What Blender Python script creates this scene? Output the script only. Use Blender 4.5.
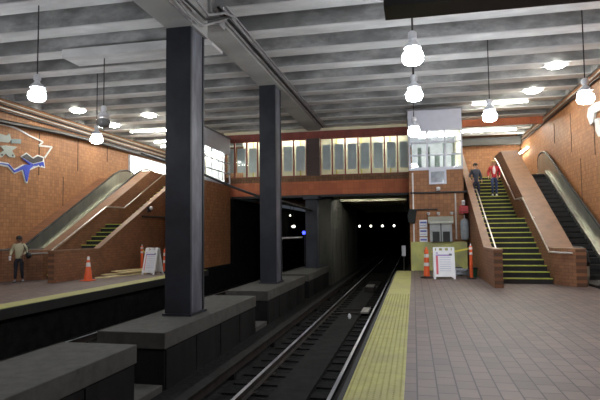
import bpy, bmesh, math, random
from mathutils import Vector, Matrix
random.seed(7)
PI = math.pi
scn = bpy.context.scene
for o in list(bpy.data.objects): bpy.data.objects.remove(o, do_unlink=True)
COL = scn.collection

# ---------------------------------------------------------------- camera
FOC, YAW, PIT, ROL = 532., math.radians(12.0), math.radians(3.47), math.radians(-0.59)
cd = bpy.data.cameras.new('camera'); cam = bpy.data.objects.new('camera', cd); COL.objects.link(cam)
cd.sensor_width = 36; cd.lens = 36*FOC/600; cd.clip_start = .05; cd.clip_end = 400
_cy, _sy, _cp, _sp = math.cos(YAW), math.sin(YAW), math.cos(PIT), math.sin(PIT)
Fw = Vector((-_sy*_cp, _cy*_cp, _sp)); Rt = Vector((_cy, _sy, 0)); Up = Rt.cross(Fw)
R2 = math.cos(ROL)*Rt + math.sin(ROL)*Up; U2 = -math.sin(ROL)*Rt + math.cos(ROL)*Up
cam.matrix_world = Matrix(((R2.x, U2.x, -Fw.x, 0), (R2.y, U2.y, -Fw.y, 0), (R2.z, U2.z, -Fw.z, 1.65), (0, 0, 0, 1)))
scn.camera = cam
# ---------------------------------------------------------------- world, exposure, shared light levels
w = bpy.data.worlds.new('world'); scn.world = w; w.use_nodes = True
w.node_tree.nodes['Background'].inputs[0].default_value = (.55, .62, .75, 1)
w.node_tree.nodes['Background'].inputs[1].default_value = .04
vs = scn.view_settings
vs.view_transform = 'Standard'; vs.look = 'None'; vs.gamma = 1; vs.use_curve_mapping = False
vs.exposure = 0.95
GLOBE = 60.0      # emission of a lit hanging globe
TUBE = 60.0       # emission of fluorescent tubes
DOME = 50.0       # emission of the ceiling lights

# ================================================================ helpers
def sock(n, k): return n.inputs[k]
MATS = {}
def mat(name, col, rough=.7, metal=0., var=.15, scale=3., bump=0., emit=None, es=1., stretch=None, spec=None, trans=0., dirt=None, dirtscale=.6, dirtamt=.5):
    if name in MATS: return MATS[name]
    m = bpy.data.materials.new(name); m.use_nodes = True; nt = m.node_tree; b = nt.nodes['Principled BSDF']
    b.inputs['Roughness'].default_value = rough; b.inputs['Metallic'].default_value = metal
    if spec is not None: b.inputs['Specular IOR Level'].default_value = spec
    if trans: b.inputs['Transmission Weight'].default_value = trans; b.inputs['IOR'].default_value = 1.1
    g = nt.nodes.new('ShaderNodeNewGeometry')
    mp = nt.nodes.new('ShaderNodeMapping'); nt.links.new(g.outputs['Position'], mp.inputs[0])
    if stretch: mp.inputs['Scale'].default_value = stretch
    nz = nt.nodes.new('ShaderNodeTexNoise'); nz.inputs['Scale'].default_value = scale; nz.inputs['Detail'].default_value = 5
    nz.inputs['Roughness'].default_value = .65
    nt.links.new(mp.outputs[0], nz.inputs['Vector'])
    cr = nt.nodes.new('ShaderNodeValToRGB'); cr.color_ramp.elements[0].position = .3; cr.color_ramp.elements[1].position = .7
    c0 = [c*(1-var) for c in col]; c1 = [min(1, c*(1+var)) for c in col]
    cr.color_ramp.elements[0].color = (*c0, 1); cr.color_ramp.elements[1].color = (*c1, 1)
    nt.links.new(nz.outputs['Fac'], cr.inputs[0]); last = cr.outputs[0]
    if dirt:
        n2 = nt.nodes.new('ShaderNodeTexNoise'); n2.inputs['Scale'].default_value = dirtscale; n2.inputs['Detail'].default_value = 6
        nt.links.new(mp.outputs[0], n2.inputs['Vector'])
        r2 = nt.nodes.new('ShaderNodeValToRGB'); r2.color_ramp.elements[0].position = .45; r2.color_ramp.elements[1].position = .62
        r2.color_ramp.elements[1].color = (dirtamt,)*3+(1,)
        nt.links.new(n2.outputs['Fac'], r2.inputs[0])
        mx = nt.nodes.new('ShaderNodeMix'); mx.data_type = 'RGBA'; nt.links.new(r2.outputs[0], mx.inputs['Factor'])
        nt.links.new(last, mx.inputs['A']); mx.inputs['B'].default_value = (*dirt, 1); last = mx.outputs['Result']
    nt.links.new(last, b.inputs['Base Color'])
    if bump:
        bp = nt.nodes.new('ShaderNodeBump'); bp.inputs['Strength'].default_value = bump; bp.inputs['Distance'].default_value = .02
        nt.links.new(nz.outputs['Fac'], bp.inputs['Height']); nt.links.new(bp.outputs[0], b.inputs['Normal'])
    if emit:
        b.inputs['Emission Color'].default_value = (*emit, 1); b.inputs['Emission Strength'].default_value = es
    MATS[name] = m; return m

def tile_mat(name, axes, tw, th, c1, c2, mortar, msize=.006, rough=.6, off=0., varscale=.5, darkamt=.35, dark=(.05, .03, .02), streak=(1, 1, 1), bump=.25, bias=0.):
    """square tiles laid in the plane given by axes, e.g. 'YZ'"""
    m = bpy.data.materials.new(name); m.use_nodes = True; nt = m.node_tree; b = nt.nodes['Principled BSDF']
    b.inputs['Roughness'].default_value = rough; b.inputs['Specular IOR Level'].default_value = .3
    g = nt.nodes.new('ShaderNodeNewGeometry'); s = nt.nodes.new('ShaderNodeSeparateXYZ'); nt.links.new(g.outputs['Position'], s.inputs[0])
    c = nt.nodes.new('ShaderNodeCombineXYZ'); nt.links.new(s.outputs[axes[0]], c.inputs[0]); nt.links.new(s.outputs[axes[1]], c.inputs[1])
    br = nt.nodes.new('ShaderNodeTexBrick'); nt.links.new(c.outputs[0], br.inputs['Vector'])
    br.offset = off; br.squash = 1; br.inputs['Scale'].default_value = 1; br.inputs['Mortar Size'].default_value = msize
    br.inputs['Brick Width'].default_value = tw; br.inputs['Row Height'].default_value = th; br.inputs['Bias'].default_value = bias
    br.inputs['Color1'].default_value = (*c1, 1); br.inputs['Color2'].default_value = (*c2, 1); br.inputs['Mortar'].default_value = (*mortar, 1)
    mp = nt.nodes.new('ShaderNodeMapping'); mp.inputs['Scale'].default_value = streak; nt.links.new(g.outputs['Position'], mp.inputs[0])
    nz = nt.nodes.new('ShaderNodeTexNoise'); nz.inputs['Scale'].default_value = varscale; nz.inputs['Detail'].default_value = 7; nz.inputs['Roughness'].default_value = .7
    nt.links.new(mp.outputs[0], nz.inputs['Vector'])
    r = nt.nodes.new('ShaderNodeValToRGB'); r.color_ramp.elements[0].position = .4; r.color_ramp.elements[1].position = .75
    r.color_ramp.elements[1].color = (darkamt,)*3+(1,); nt.links.new(nz.outputs['Fac'], r.inputs[0])
    mx = nt.nodes.new('ShaderNodeMix'); mx.data_type = 'RGBA'; nt.links.new(r.outputs[0], mx.inputs['Factor'])
    nt.links.new(br.outputs['Color'], mx.inputs['A']); mx.inputs['B'].default_value = (*dark, 1)
    nt.links.new(mx.outputs['Result'], b.inputs['Base Color'])
    bp = nt.nodes.new('ShaderNodeBump'); bp.inputs['Strength'].default_value = bump; bp.inputs['Distance'].default_value = .004; bp.invert = True
    nt.links.new(br.outputs['Fac'], bp.inputs['Height']); nt.links.new(bp.outputs[0], b.inputs['Normal'])
    MATS[name] = m; return m

class MB:
    """collects shapes in one bmesh, then links them as ONE mesh object"""
    def __init__(s, xf=None): s.bm = bmesh.new(); s.xf = xf
    def v(s, p): return s.bm.verts.new(p)
    def poly(s, ring0, ring1):
        a = [s.v(p) for p in ring0]; b = [s.v(p) for p in ring1]; n = len(a)
        s.bm.faces.new(a[::-1]); s.bm.faces.new(b)
        for i in range(n): s.bm.faces.new((a[i], a[(i+1) % n], b[(i+1) % n], b[i]))
        return s
    def box(s, x0, x1, y0, y1, z0, z1):
        return s.poly([(x0, y0, z0), (x1, y0, z0), (x1, y1, z0), (x0, y1, z0)], [(x0, y0, z1), (x1, y0, z1), (x1, y1, z1), (x0, y1, z1)])
    def prism(s, pts, axis, a, b):
        """pts: 2-D outline; axis: the extruded axis; the other two axes keep x,y,z order"""
        def f(p, h):
            return {'X': (h, p[0], p[1]), 'Y': (p[0], h, p[1]), 'Z': (p[0], p[1], h)}[axis]
        return s.poly([f(p, a) for p in pts], [f(p, b) for p in pts])
    def lathe(s, prof, c=(0, 0, 0), n=20, caps=True):
        rings = []
        for r, z in prof: rings.append([s.v((c[0]+r*math.cos(2*PI*i/n), c[1]+r*math.sin(2*PI*i/n), c[2]+z)) for i in range(n)])
        for A, B in zip(rings, rings[1:]):
            for i in range(n): s.bm.faces.new((A[i], A[(i+1) % n], B[(i+1) % n], B[i]))
        if caps: s.bm.faces.new(rings[0][::-1]); s.bm.faces.new(rings[-1])
        return s
    def tube(s, pts, r, n=8, rs=None):
        pts = [Vector(p) for p in pts]; rings = []; prev = None
        for k, p in enumerate(pts):
            if k == 0: d = pts[1]-p
            elif k == len(pts)-1: d = p-pts[k-1]
            else: d = (pts[k+1]-p).normalized()+(p-pts[k-1]).normalized()
            d.normalize()
            u = d.orthogonal().normalized() if prev is None else (prev-d*prev.dot(d)).normalized()
            prev = u; w_ = d.cross(u); rr = rs[k] if rs else r
            rings.append([s.v(p+rr*(u*math.cos(2*PI*i/n+PI/n)+w_*math.sin(2*PI*i/n+PI/n))) for i in range(n)])
        for A, B in zip(rings, rings[1:]):
            for i in range(n): s.bm.faces.new((A[i], A[(i+1) % n], B[(i+1) % n], B[i]))
        s.bm.faces.new(rings[0][::-1]); s.bm.faces.new(rings[-1]); return s
    def ball(s, c, rx, ry=None, rz=None, n=14):
        ry = ry or rx; rz = rz or rx
        g = bmesh.ops.create_uvsphere(s.bm, u_segments=n, v_segments=max(6, n//2+1), radius=1)
        for q in g['verts']: q.co = Vector((c[0]+q.co.x*rx, c[1]+q.co.y*ry, c[2]+q.co.z*rz))
        return s
    def build(s, name, m, parent=None, smooth=False, bevel=0.):
        if s.xf:
            for q in s.bm.verts: q.co = Vector(s.xf(q.co))
        off = Vector((0, 0, 0)); p = parent
        while p is not None: off += p.location; p = p.parent
        for q in s.bm.verts: q.co -= off
        if bevel: bmesh.ops.bevel(s.bm, geom=s.bm.edges[:], offset=bevel, segments=2, affect='EDGES', profile=.5)
        bmesh.ops.recalc_face_normals(s.bm, faces=s.bm.faces[:])
        me = bpy.data.meshes.new(name); s.bm.to_mesh(me); s.bm.free()
        if smooth:
            for f in me.polygons: f.use_smooth = True
            me.set_sharp_from_angle(angle=math.radians(40))
        me.materials.append(m)
        o = bpy.data.objects.new(name, me); COL.objects.link(o); o.parent = parent
        return o
def struct(name, mb, m, **k):
    o = mb.build(name, m, k.pop('parent', None), **k)
    if o.parent is None: o['kind'] = 'structure'
    return o
def tag(o, label, cat, group=None):
    o['label'] = label; o['category'] = cat
    if group: o['group'] = group
    return o
def thing(name, label, cat, loc=(0, 0, 0), group=None):
    o = bpy.data.objects.new(name, None); COL.objects.link(o); o.location = loc; o.empty_display_size = .2
    return tag(o, label, cat, group)
def copy_tree(o, parent=None):
    c = o.copy(); COL.objects.link(c); c.parent = parent
    for ch in list(o.children): copy_tree(ch, c)
    return c
MX = -9.86
def mirror(p): return (MX-p[0], p[1], p[2])      # the station is symmetric about the line of columns
def side_xf(side): return mirror if side == 'left' else None

# ================================================================ materials
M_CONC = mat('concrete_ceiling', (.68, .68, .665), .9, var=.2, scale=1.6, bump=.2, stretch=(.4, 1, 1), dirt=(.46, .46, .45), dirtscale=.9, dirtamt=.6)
M_JSIDE = mat('stained_shaded_concrete', (.37, .37, .36), .95, var=.45, scale=2.2, bump=.3, stretch=(.5, 1, 1), dirt=(.18, .18, .175), dirtscale=1.4, dirtamt=.8)  # stains plus painted-in shade of the joist sides
M_GIRD = mat('concrete_girder', (.42, .42, .40), .85, var=.12, scale=2, bump=.1, dirt=(.2, .2, .2), dirtscale=.5, dirtamt=.5)
TC1, TC2, TM = (.45, .21, .088), (.31, .142, .062), (.18, .088, .044)
M_TX = tile_mat('tile_wall_side', 'YZ', .155, .155, TC1, TC2, TM, varscale=.45, darkamt=.5, dark=(.17, .08, .04), streak=(1, 1, .35))
M_TY = tile_mat('tile_wall_end', 'XZ', .155, .155, (.42, .19, .08), (.27, .125, .055), (.17, .085, .04), varscale=.6, darkamt=.45, dark=(.17, .08, .04))
M_PX = tile_mat('tile_parapet_side', 'YZ', .2, .1, (.30, .135, .065), (.225, .1, .05), (.13, .068, .04), off=.5, varscale=.7, darkamt=.4)
M_PY = tile_mat('tile_parapet_end', 'XZ', .2, .1, (.30, .135, .065), (.225, .1, .05), (.13, .068, .04), off=.5, varscale=.7, darkamt=.4)
M_FLOOR = tile_mat('paver_floor', 'YX', .3, .205, (.165, .115, .096), (.12, .083, .07), (.03, .021, .018), msize=.008, rough=.55, off=.37, varscale=.7, darkamt=.45, dark=(.055, .05, .048), bump=.4)
M_COPE = mat('parapet_coping', (.22, .115, .06), .5, var=.25)
M_NAVY = mat('painted_steel_column', (.013, .015, .022), .5, var=.25, scale=4, dirt=(.026, .029, .038), dirtscale=1.2, dirtamt=.8)
M_FLANGE = mat('scuffed_steel_web', (.13, .135, .16), .5, var=.4, scale=5, stretch=(1, 1, .3), dirt=(.02, .022, .03), dirtscale=2, dirtamt=.6)
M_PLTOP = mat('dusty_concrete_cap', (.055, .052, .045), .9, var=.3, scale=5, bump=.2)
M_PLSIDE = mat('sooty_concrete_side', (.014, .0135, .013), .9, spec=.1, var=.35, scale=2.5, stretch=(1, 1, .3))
M_BED = mat('sooty_trackbed', (.015, .0145, .014), .95, spec=.08, var=.6, scale=9, bump=.8)
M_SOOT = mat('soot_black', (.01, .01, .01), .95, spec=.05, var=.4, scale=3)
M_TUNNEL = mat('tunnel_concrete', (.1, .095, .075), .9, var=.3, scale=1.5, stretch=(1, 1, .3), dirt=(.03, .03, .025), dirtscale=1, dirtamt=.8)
M_RAILTOP = mat('polished_rail', (.6, .6, .66), .36, 1., var=.05)
M_RAIL = mat('rusty_rail', (.025, .02, .017), .8, spec=.15, var=.4)
M_TIE = mat('oiled_timber', (.014, .013, .012), .85, spec=.08, var=.5, scale=6)
M_YEL = mat('tactile_yellow', (.33, .31, .085), .65, var=.16, scale=6, dirt=(.26, .235, .09), dirtscale=1.3, dirtamt=.6)
M_NOSE = mat('nosing_yellow', (.5, .52, .08), .6, var=.15)
M_STEP = mat('black_stair_tread', (.018, .016, .015), .8, var=.4)
M_STEEL = mat('brushed_steel', (.46, .46, .39), .34, .8, var=.15, scale=2, stretch=(1, 1, .3))
M_RUBBER = mat('black_rubber', (.012, .012, .012), .5)
M_CHROME = mat('handrail_steel', (.75, .73, .7), .3, 1., var=.08)
M_REDST = mat('red_painted_steel', (.23, .05, .035), .5, var=.25)
M_FASC = tile_mat('orange_fascia', 'XZ', .3, .3, (.52, .16, .07), (.42, .12, .055), (.3, .1, .05), varscale=.5, darkamt=.3)
M_BAND = tile_mat('brown_tile_band', 'XZ', .155, .155, (.24, .12, .06), (.17, .085, .045), (.07, .04, .025), varscale=.6, darkamt=.4)
M_CREAM = mat('cream_interior', (.72, .68, .52), .8, var=.06)
M_BOARD = mat('grey_backing_board', (.62, .68, .70), .7, var=.08)
M_GLASS = mat('window_glass', (.95, .97, 1), .02, trans=1., var=0)
M_WHITE = mat('white_painted_metal', (.62, .64, .72), .5, var=.05)
M_PWHITE = mat('white_plastic', (.8, .8, .8), .4, var=.04)
M_ALU = mat('cast_aluminium', (.8, .81, .84), .3, .4, var=.1)
M_DARKM = mat('dark_pipe', (.015, .014, .014), .5)
M_PIPE = mat('grey_conduit', (.34, .33, .33), .45, .3, var=.25)
M_PIPE2 = mat('pale_conduit', (.55, .5, .44), .45, .3, var=.15)
M_ORANGE = mat('safety_orange', (.8, .12, .03), .5, var=.1)
M_REFL = mat('reflective_white', (.75, .72, .7), .4, var=.05)
M_HOARD = mat('yellow_plywood', (.50, .50, .17), .8, var=.15, scale=4, dirt=(.35, .34, .16), dirtscale=2, dirtamt=.8)
M_WOOD = mat('raw_timber', (.62, .5, .26), .7, var=.15, scale=3, stretch=(1, 6, 6))
M_GLOBE = mat('lit_globe', (.9, .9, .9), .3, var=0, emit=(.86, .92, 1.0), es=GLOBE)
M_OFF = mat('unlit_smoky_globe', (.16, .16, .155), .15, var=.15)
M_TUBE = mat('lit_tube', (.9, .9, .9), .3, var=0, emit=(1, .97, .86), es=TUBE)
M_DOME = mat('lit_dome', (.9, .9, .9), .3, var=0, emit=(1, .97, .88), es=DOME)

def thin_glass():
    m = bpy.data.materials.new('thin_glass'); m.use_nodes = True; nt = m.node_tree; nt.nodes.remove(nt.nodes['Principled BSDF'])
    tr = nt.nodes.new('ShaderNodeBsdfTransparent'); gl = nt.nodes.new('ShaderNodeBsdfGlossy'); gl.inputs['Roughness'].default_value = .04
    fz = nt.nodes.new('ShaderNodeFresnel'); fz.inputs['IOR'].default_value = 1.5; mx = nt.nodes.new('ShaderNodeMixShader')
    nt.links.new(tr.outputs[0], mx.inputs[1]); nt.links.new(gl.outputs[0], mx.inputs[2])
    tr.inputs[0].default_value = (.95, .97, .97, 1)
    ge = nt.nodes.new('ShaderNodeNewGeometry'); mm = nt.nodes.new('ShaderNodeMath'); mm.operation = 'SUBTRACT'; mm.inputs[0].default_value = 1
    nt.links.new(ge.outputs['Backfacing'], mm.inputs[1]); m2 = nt.nodes.new('ShaderNodeMath'); m2.operation = 'MULTIPLY'
    nt.links.new(fz.outputs[0], m2.inputs[0]); nt.links.new(mm.outputs[0], m2.inputs[1]); nt.links.new(m2.outputs[0], mx.inputs[0])
    nt.links.new(mx.outputs[0], nt.nodes['Material Output'].inputs[0]); return m
M_GLASS = thin_glass()
# ================================================================ structure
ZB, ZJ, ZC, FL = -1.2, 7.2, 7.95, 4.2
XW = 6.4                              # right wall face; left wall face is its mirror
for side in ('right', 'left'):
    xf = side_xf(side)
    struct('wall_'+side, MB(xf).box(XW, XW+.3, -7, 34, ZB, ZC), M_TX)
    for k, (y, z0, z1) in enumerate(((20.6, 4.3, 6.2), (23.4, 4.8, 6.4), (26.0, 5.6, 6.5), (22.3, 2.4, 4.4))):
        struct('trim_%d' % (1+k+(4 if side == 'left' else 0)), MB(xf).box(XW-.012, XW+.01, y, y+.05, z0, z1), mat('dark_joint', (.08, .04, .025), .8))
    # platform: paved floor, tactile strip, edge
    f = struct('floor' if side == 'right' else 'floor_left', MB(xf).box(-.13, XW, -7, 22.9, -.25, 0), M_FLOOR)
    s = MB(xf).box(-.72, -.13, -7, 22.75, -.25, 0)
    st = struct('tactile_edge_strip', s, M_YEL)
    tr = MB(xf)
    if side == 'right':
        for j in range(150):
            for i in range(9):
                x = -.69+i*.065; y = 4.6+j*.065
                tr.poly([(x-.012, y-.012, 0), (x+.012, y-.012, 0), (x+.012, y+.012, 0), (x-.012, y+.012, 0)], [(x-.008, y-.008, .005), (x+.008, y-.008, .005), (x+.008, y+.008, .005), (x-.008, y+.008, .005)])
        struct('dome', tr, M_YEL, parent=st)
    struct('platform_edge', MB(xf).box(-.78, -.72, -7, 22.75, -.25, -.012), mat('dark_edge', (.01, .01, .009), .8))
    struct('platform_side', MB(xf).box(-.5, -.3, -7, 22.9, ZB, -.25), M_SOOT)
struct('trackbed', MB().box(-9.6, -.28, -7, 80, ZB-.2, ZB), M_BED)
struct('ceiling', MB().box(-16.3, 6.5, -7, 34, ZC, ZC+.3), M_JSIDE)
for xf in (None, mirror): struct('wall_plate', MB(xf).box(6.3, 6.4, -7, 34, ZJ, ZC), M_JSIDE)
struct('wall_back', MB().box(-16.3, 6.5, 34, 34.3, 3.5, ZC), M_TY)
struct('wall_front', MB().box(-16.3, 6.5, -7.3, -7, ZB, ZC), M_TY)
# joists either side of the girder
for k in range(-11, 13):
    yf = 12.75+1.643*k
    if yf > 33.5: continue
    for (xa, xb, d) in ((-4.72, 6.3, 0), (-16.16, -5.4, .2)):
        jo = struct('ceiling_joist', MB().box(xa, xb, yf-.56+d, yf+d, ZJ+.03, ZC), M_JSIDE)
        MB().box(xa, xb, yf-.56+d, yf+d, ZJ, ZJ+.03).build('soffit', M_CONC, jo)  # paler underside layer, its lit tone put into the colour
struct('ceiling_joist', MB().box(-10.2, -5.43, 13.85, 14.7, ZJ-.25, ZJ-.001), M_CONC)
# girders
struct('ceiling_girder', MB().box(-5.42, -4.70, 11.9, 27.5, 7.03, ZC), M_GIRD)
g1 = struct('ceiling_girder', MB().box(-5.42, -4.76, -7, 11.85, 6.33, ZC), M_GIRD)
g = MB()
for y0 in (-7, -1, 5):
    g.box(-4.76, -4.72, y0, min(y0+5.9, 11.8), 6.33, 6.37); g.box(-4.76, -4.73, y0, min(y0+5.9, 11.8), 6.62, 6.66)
g.build('edge_rib', M_PIPE, g1)

# mezzanine slabs (platform sides, then the bridge over the tracks)
for side in ('right', 'left'):
    xf = side_xf(side)
    struct('mezzanine_slab', MB(xf).box(2.5, 4.08 if side == 'right' else 3.48, 26.9, 34, FL-.5, FL), M_TUNNEL)
    struct('mezzanine_slab', MB(xf).box(-.14, 2.2, 27.9, 34, FL-.5, FL), M_TUNNEL)
    struct('mezzanine_slab', MB(xf).box(4.84 if side == 'right' else 4.06, 6.4, 26.9, 34, FL-.5, FL), M_TUNNEL)
bs = struct('bridge_slab', MB().box(-9.7, -.16, 27.75, 34, 3.75, FL), M_TUNNEL)
struct('bridge_fascia', MB().box(-10.2, -.14, 27.6, 27.75, 3.62, 4.34), M_FASC)
struct('bridge_sill_band', MB().box(-10.2, -.14, 27.58, 27.75, 4.34, 4.63), M_BAND)
struct('bridge_edge_beam', MB().box(-9.7, -.16, 27.62, 27.9, 3.5, 3.62), M_DARKM)
hb = struct('bridge_head_beam', MB().box(-10.2, -.14, 27.55, 27.8, 6.62, 7.0), M_REDST)
MB().box(-10.2, -.14, 27.8, 28.0, 7.0, ZJ).build('head_filler', M_CREAM, hb)
# bridge windows
edges_l = [-10.06, -9.51, -8.82, -8.2, -7.55, -6.88, -6.19, -5.5]
edges_r = [-4.74, -4.11, -3.42, -2.74, -2.07, -1.38, -.72, -.1]
n = 0
for E_ in (edges_l, edges_r):
    for a, b in zip(E_, E_[1:]):
        n += 1
        z1 = 6.62; z0 = 4.63
        fr = MB(); m_ = .035
        fr.box(a, a+m_, 27.58, 27.7, z0, z1); fr.box(b-m_, b-.002, 27.58, 27.7, z0, z1)
        fr.box(a+m_, b-m_, 27.59, 27.69, z0, z0+.04); fr.box(a+m_, b-m_, 27.59, 27.69, z1-.05, z1)
        fo = struct('window_%d' % n, fr, M_REDST)
        MB().box(a+m_, b-m_, 27.63, 27.64, z0+.04, z1-.05).build('pane', M_GLASS, fo)
        MB().box(a+.11, b-.1, 27.72, 27.75, z0+.3, z1-.34).build('backing_board', M_BOARD, fo)
struct('bridge_post', MB().box(-5.48, -4.78, 27.56, 27.8, 4.63, 6.62), mat('dark_red_louvre', (.07, .045, .04), .6, var=.3, scale=12, stretch=(.1, 1, 3)))
struct('bridge_inner_wall', MB().box(-9.7, -.2, 29.7, 29.8, FL, ZJ), M_CREAM)
for x in (-9.1, -7.7, -6.3, -4.2, -2.8, -1.2):
    struct('inner_wall_post', MB().box(x, x+.07, 29.64, 29.7, FL, 7.0), mat('yellow_trim', (.6, .5, .12), .6))

# tunnel beyond the bridge
struct('tunnel_divider_wall', MB().box(-5.3, -4.35, 28.4, 42, ZB, 3.75), M_TUNNEL)
struct('tunnel_ceiling', MB().box(-9.7, -.16, 34, 80, 3.75, 4.0), M_TUNNEL)
for k in range(9):
    y = 29.5+2.7*k
    struct('tunnel_beam', MB().box(-4.35, -.3, y, y+.5, 3.48, 3.75), mat('lit_tone_beam', (.4, .4, .28), .9))  # pale olive tone paints in light on the tunnel beams
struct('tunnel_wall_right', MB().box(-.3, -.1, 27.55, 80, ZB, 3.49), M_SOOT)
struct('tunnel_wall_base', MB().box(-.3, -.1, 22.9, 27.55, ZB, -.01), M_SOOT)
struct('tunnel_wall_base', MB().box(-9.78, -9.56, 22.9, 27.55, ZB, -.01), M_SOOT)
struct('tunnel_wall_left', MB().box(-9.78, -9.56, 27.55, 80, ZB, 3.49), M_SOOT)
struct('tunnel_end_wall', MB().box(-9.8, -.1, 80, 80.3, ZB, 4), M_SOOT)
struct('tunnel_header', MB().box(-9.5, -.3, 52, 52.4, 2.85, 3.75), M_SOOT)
for x in (-7.9, -8.9):
    struct('tunnel_pillar', MB().box(x-.12, x+.12, 31, 31.3, ZB, 3.75), M_NAVY)

# ================================================================ booths
def booth(side):
    xf = side_xf(side); R = side == 'right'
    x1 = 2.06 if R else 1.0
    yb = 27.5
    root = thing('control_booth', 'tiled booth with white-framed upper windows beside the right-hand stairs' if R else 'tiled booth with white upper storey half hidden behind the nearest dark column', 'booth', (0.9 if R else MX-.4, 25, 0))
    MB(xf).box(-.14, x1, 22.9, 23.1, 0, 4.2).build('front_wall', M_TY, root)
    MB(xf).box(-.13, .02, 23.1, yb, 0, 4.2).build('side_wall', M_TX, root)
    MB(xf).box(-.14, x1, 22.88, yb, 4.2, 4.27).build('floor_ledge', M_WHITE, root)
    MB(xf).box(-.14, x1, 22.92, yb, 5.93, 6.76).build('white_fascia', M_WHITE, root)
    MB(xf).box(-.2, x1+.04, 22.86, yb, 6.76, 6.82).build('roof_edge', mat('grey_metal', (.2, .2, .22), .5), root)
    fr = MB(xf); nx = 3 if R else 2
    for i in range(nx+1):
        x = -.12+(x1+.1)*i/nx; x = min(x, x1-.06)
        fr.box(x, x+.065, 22.9, 22.98, 4.27, 5.93)
    for z in (4.27, 4.82, 5.36, 5.88): fr.box(-.12, x1, 22.905, 22.975, z, z+.055)
    fr.build('window_frame', M_WHITE, root)
    sf = MB(xf)
    for i in range(6):
        y = 22.98+i*(yb-23.04)/5; sf.box(-.14, -.07, y, y+.06, 4.27, 5.93)
    for z in (4.27, 4.82, 5.36, 5.88): sf.box(-.135, -.075, 22.98, yb, z, z+.055)
    sf.build('side_window_frame', M_WHITE, root)
    MB(xf).box(-.05, x1-.02, 22.935, 22.945, 4.3, 5.9).build('pane', M_GLASS, root)
    MB(xf).box(-.11, -.10, 22.98, yb, 4.3, 5.9).build('side_pane', M_GLASS, root)
    MB(xf).box(x1-.05, x1, 22.98, yb, 4.27, 5.93).build('rear_panel', M_CREAM, root)
    MB(xf).box(0, x1-.1, 26.6, 26.7, 4.27, 5.93).build('inner_wall', mat('booth_inside', (.5, .53, .56), .7), root)
    bl = MB(xf)
    random.seed(3)
    for i in range(5 if R else 2):
        x = .25+i*.36; bl.box(x, x+random.uniform(.12, .26), 23.6+.1*i, 23.75+.1*i, 4.27, random.uniform(4.9, 5.6))
    if R: bl.build('cabinet', mat('booth_cabinet', (.2, .25, .22), .6, var=.4), root)
    for (xa, ya) in (((.3, 24.2), (1.2, 24.2)) if R else ((.15, 23.6), (.15, 25.0), (.15, 26.3))):
        MB(xf).box(xa, xa+.6, ya, ya+.12, 5.84, 5.9).build('ceiling_tube', M_TUBE, root)
    return root
booth('right'); booth('left')
# small lower window and bay under the right booth
bw = struct('window_20', MB().box(.68, .76, 22.84, 22.9, 3.6, 4.2).box(1.31, 1.39, 22.84, 22.9, 3.6, 4.2).box(.68, 1.39, 22.845, 22.9, 3.6, 3.67).box(.76, 1.31, 22.85, 22.9, 4.12, 4.2), M_WHITE)
MB().box(.76, 1.31, 22.88, 22.895, 3.67, 4.12).build('pane', mat('window_reflecting', (.35, .38, .42), .08, var=.3, scale=4), bw)

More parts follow.
